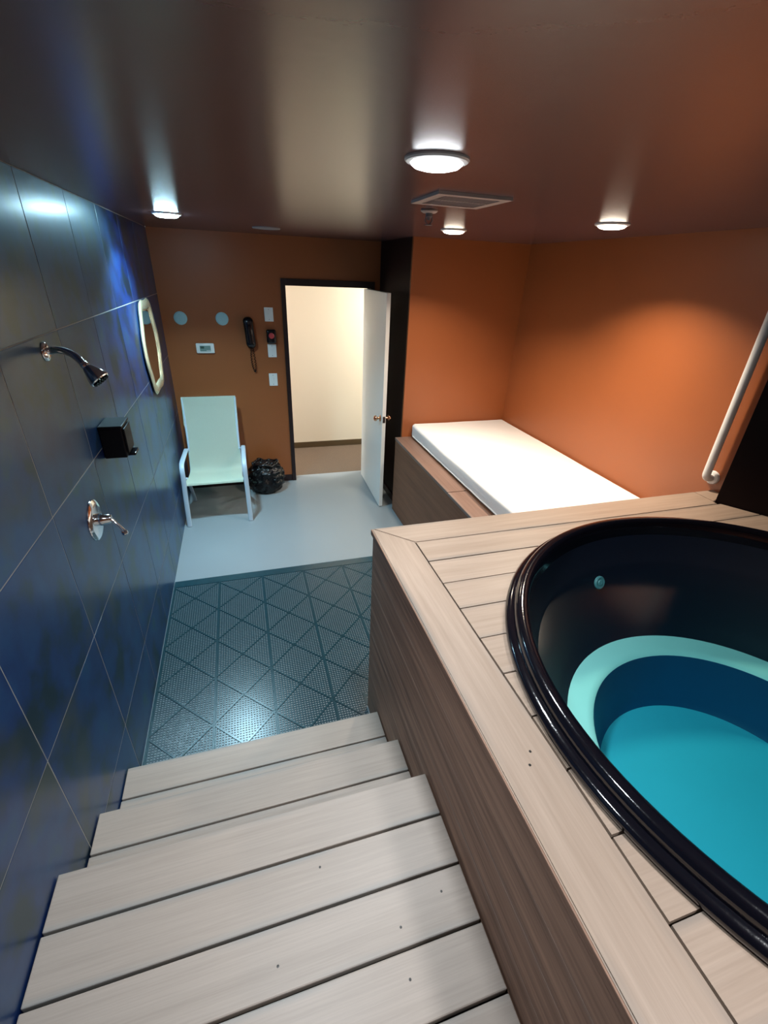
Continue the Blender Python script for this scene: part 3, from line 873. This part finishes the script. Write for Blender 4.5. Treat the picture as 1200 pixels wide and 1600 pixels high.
# ------------------------------------------------------------------ rubbish bag
bgc = Vector((0.80, 4.685, 0.0))
tb = tag(empty('trash_bag', bgc), 'shiny black plastic trash bag on the floor beside the chair', 'trash bag')
bm = bmesh.new()
bmesh.ops.create_icosphere(bm, subdivisions=6, radius=1.0)
for v in bm.verts:
    d_ = v.co.normalized()
    sq = 1.0
    p = Vector((d_.x * 0.185, d_.y * 0.165, d_.z * 0.185))
    # fuller and squarer towards the bottom
    p.x *= 1 + 0.12 * max(0, -d_.z); p.y *= 1 + 0.12 * max(0, -d_.z)
    r1 = 1 - abs(noise.noise(d_ * 2.3 + Vector((3, 1, 7))))
    r2 = 1 - abs(noise.noise(d_ * 4.6 + Vector((1, 9, 2))))
    r3 = 1 - abs(noise.noise(d_ * 13.0 + Vector((5, 2, 2))))
    p += d_ * (0.034 * (r1 ** 2 - 0.5) + 0.007 * (r2 ** 2 - 0.4))
    if d_.z > 0.55:       # flat, folded rim on top
        p.z = min(p.z, 0.13 + 0.03 * r2)
    p.z = max(p.z, -0.155)
    v.co = p + bgc + Vector((0, 0, 0.157))
obj('bag_body', bm, 'bag', tb, 1.4)
tie = []
for i in range(40):
    a = 2 * PI * i / 40
    tie.append(bgc + Vector((0.120 * math.cos(a) + 0.01 * math.cos(5 * a), 0.105 * math.sin(a), 0.315 + 0.012 * math.sin(3 * a + 1) + 0.006 * math.sin(7 * a))))
obj('rolled_rim', sweep(tie, [0.012 + 0.005 * math.sin(i * 1.7) for i in range(40)], [0.014 + 0.005 * math.cos(i * 2.3) for i in range(40)], 10, closed=True), 'bag', tb, 1.2)

# ------------------------------------------------------------------ drain mat: interlocking perforated squares
PT = 0.3225
mat_y1 = 3.047
dm = tag(empty('drainage_mat', (0.6, 2.3, 0)), 'dark perforated interlocking rubber floor mat in front of the stairs', 'mat')
NC = 22
cs = PT / NC
def perf_mesh(nx, j0=0):
    bm = bmesh.new()
    t, hz = 0.0030, 0.30
    vc = {}
    def V(x, y, z):
        k_ = (round(x, 5), round(y, 5), round(z, 5))
        if k_ not in vc: vc[k_] = bm.verts.new((x, y, z))
        return vc[k_]
    for i in range(nx):
        for j in range(j0, NC):
            x0, y0 = i * cs, j * cs
            x1, y1 = x0 + cs, y0 + cs
            dg = min(abs(i - j), abs(i + j - (NC - 1)))
            o_ = [(x0, y0), (x1, y0), (x1, y1), (x0, y1)]
            if i == 0 or dg == 0:
                bm.faces.new([V(a, c, t) for a, c in o_]); continue
            mrg = cs * 0.20
            inn = [(x0 + mrg, y0 + mrg), (x1 - mrg, y0 + mrg), (x1 - mrg, y1 - mrg), (x0 + mrg, y1 - mrg)]
            for q in range(4):
                q2 = (q + 1) % 4
                bm.faces.new((V(*o_[q], t), V(*o_[q2], t), V(*inn[q2], t), V(*inn[q], t)))
                bm.faces.new((V(*inn[q], t), V(*inn[q2], t), V(*inn[q2], 0.0002), V(*inn[q], 0.0002)))
    ww = nx * cs
    yy0 = j0 * cs
    for (a, c) in (((0, yy0), (ww, yy0)), ((ww, yy0), (ww, PT)), ((ww, PT), (0, PT)), ((0, PT), (0, yy0))):
        bm.faces.new([bm.verts.new((a[0], a[1], 0.0)), bm.verts.new((c[0], c[1], 0.0)), bm.verts.new((c[0], c[1], t)), bm.verts.new((a[0], a[1], t))])
    me = bpy.data.meshes.new('mat_tile'); bm.to_mesh(me); bm.free(); me.materials.append(MT['mat'])
    return me
def rib_mesh(nx, j0=0):
    bm = bmesh.new()
    t0, t1, hw = 0.0030, 0.0060, 0.0060
    ww = nx * cs
    def bar(a, c, hw=hw):
        a = Vector((a[0], a[1], 0)); c = Vector((c[0], c[1], 0))
        d_ = (c - a).normalized(); s_ = Vector((-d_.y, d_.x, 0)) * hw
        lo_ = [a + s_, a - s_, c - s_, c + s_]
        L_ = [bm.verts.new((p.x, p.y, t0)) for p in lo_]
        s2 = s_ * 0.7
        H_ = [bm.verts.new((p.x, p.y, t1)) for p in (a + s2, a - s2, c - s2, c + s2)]
        bm.faces.new(H_)
        for q in range(4):
            bm.faces.new((L_[q], L_[(q + 1) % 4], H_[(q + 1) % 4], H_[q]))
    e = 0.007
    o_ = j0 * cs
    bar((e + o_, e + o_), (min(ww, PT) - e, min(ww, PT) - e)); bar((e, PT - e), (min(ww, PT) - e - o_, PT - min(ww, PT) + e + o_))
    bar((e, o_), (e, PT), 0.005)
    bmesh.ops.recalc_face_normals(bm, faces=bm.faces)
    me = bpy.data.meshes.new('rib'); bm.to_mesh(me); bm.free(); me.materials.append(MT['mat'])
    return me
full, fullr = perf_mesh(NC), rib_mesh(NC)
cutm, cutr = perf_mesh(12, 1), rib_mesh(12, 1)
lowm, lowr = perf_mesh(NC, 1), rib_mesh(NC, 1)
for r_ in range(5):
    y0 = mat_y1 - PT * (r_ + 1)
    for c_ in range(5):
        me, rm = (full, fullr) if r_ < 4 else (lowm, lowr)
        if r_ == 4 and c_ == 3: me, rm = cutm, cutr
        if r_ == 4 and c_ == 4: continue
        o = mk('mat_tile', me, (0.004 + PT * c_, y0 + 0.0005, 0.0005), dm)
        if r_ == 4 and c_ == 3:
            mk('mat_tile', perf_mesh(NC, 16), (0.0045 + PT * 3 + 12 * cs, y0 + 0.0005, 0.0005), dm)
        q = bpy.data.objects.new('rib_pattern', rm); C.objects.link(q); q.parent = o
bm = bmesh.new()
vs = [(0.004, mat_y1 + 0.0008), (0.004 + PT * 5, mat_y1 + 0.0008), (0.004 + PT * 5, mat_y1 + 0.082), (0.004, mat_y1 + 0.082)]
hs = [0.006, 0.006, 0.002, 0.002]
lo = [bm.verts.new((x, y, 0.0005)) for x, y in vs]; hi = [bm.verts.new((x, y, h)) for (x, y), h in zip(vs, hs)]
bm.faces.new(hi); bm.faces.new(list(reversed(lo)))
for i in range(4):
    bm.faces.new((lo[i], lo[(i + 1) % 4], hi[(i + 1) % 4], hi[i]))
obj('edge_strip', bm, 'mat', dm)

# ------------------------------------------------------------------ ceiling fittings
vt = tag(empty('air_vent', (1.553, 1.965, H)), 'square beige louvred air vent on the brown ceiling', 'vent')
vx0, vx1, vy0, vy1 = 1.403, 1.703, 1.815, 2.115
b = bmesh.new()
fw_ = 0.034
bbox(vx0, vx1, vy0, vy0 + fw_, H - 0.010, H, bm=b); bbox(vx0, vx1, vy1 - fw_, vy1, H - 0.010, H, bm=b)
bbox(vx0, vx0 + fw_, vy0 + fw_, vy1 - fw_, H - 0.010, H, bm=b); bbox(vx1 - fw_, vx1, vy0 + fw_, vy1 - fw_, H - 0.010, H, bm=b)
obj('frame', b, 'vent', vt)
obj('duct', bbox(vx0 + fw_, vx1 - fw_, vy0 + fw_, vy1 - fw_, H - 0.002, H), 'ventdark', vt)
obj('divider', bbox(vx0 + fw_, vx1 - fw_, 1.960, 1.970, H - 0.009, H - 0.002), 'vent', vt)
sm_ = tomesh(bbox(-0.0016, 0.0016, -0.052, 0.052, -0.005, 0.0), 'slat', 'vent')
for rr_ in (1.905, 2.025):
    for i in range(17):
        o = mk('slat', sm_, (vx0 + fw_ + 0.010 + i * 0.0133, rr_, H - 0.003), vt)
sp = tag(empty('fire_sprinkler', (1.576, 2.344, H)), 'small pendant fire sprinkler on the ceiling behind the vent', 'sprinkler')
obj('escutcheon', lathe([(0, -0.001), (0.040, -0.001), (0.040, -0.006), (0.030, -0.012), (0, -0.013)], 32, (1.576, 2.344, H)), 'vent', sp, 0.6)
obj('body', lathe([(0.016, -0.013), (0.016, -0.026), (0.010, -0.030), (0.008, -0.040), (0, -0.041)], 20, (1.576, 2.344, H)), 'greydisc', sp, 0.6)
for s in (-1, 1):
    obj('arm', sweep(crom([(1.576 + s * 0.014, 2.344, H - 0.026), (1.576 + s * 0.017, 2.344, H - 0.042), (1.576 + s * 0.004, 2.344, H - 0.058)], 4), 0.003, n=8), 'greydisc', sp, 0.9)
obj('deflector', lathe([(0, -0.058), (0.018, -0.058), (0.018, -0.061), (0, -0.062)], 20, (1.576, 2.344, H)), 'greydisc', sp, 0.6)
cs_ = tag(empty('ceiling_speaker', (0.949, 4.113, H)), 'thin grey round grille on the ceiling near the door', 'speaker')
obj('ring', lathe([(0.092, -0.0005), (0.105, -0.0005), (0.103, -0.006), (0.092, -0.008)], 40, (0.949, 4.113, H), closed=True), 'greydisc', cs_, 0.6)
obj('grille', lathe([(0.092, -0.0005), (0.092, -0.005), (0.05, -0.008), (0, -0.009)], 40, (0.949, 4.113, H)), 'greydisc', cs_, 0.6)
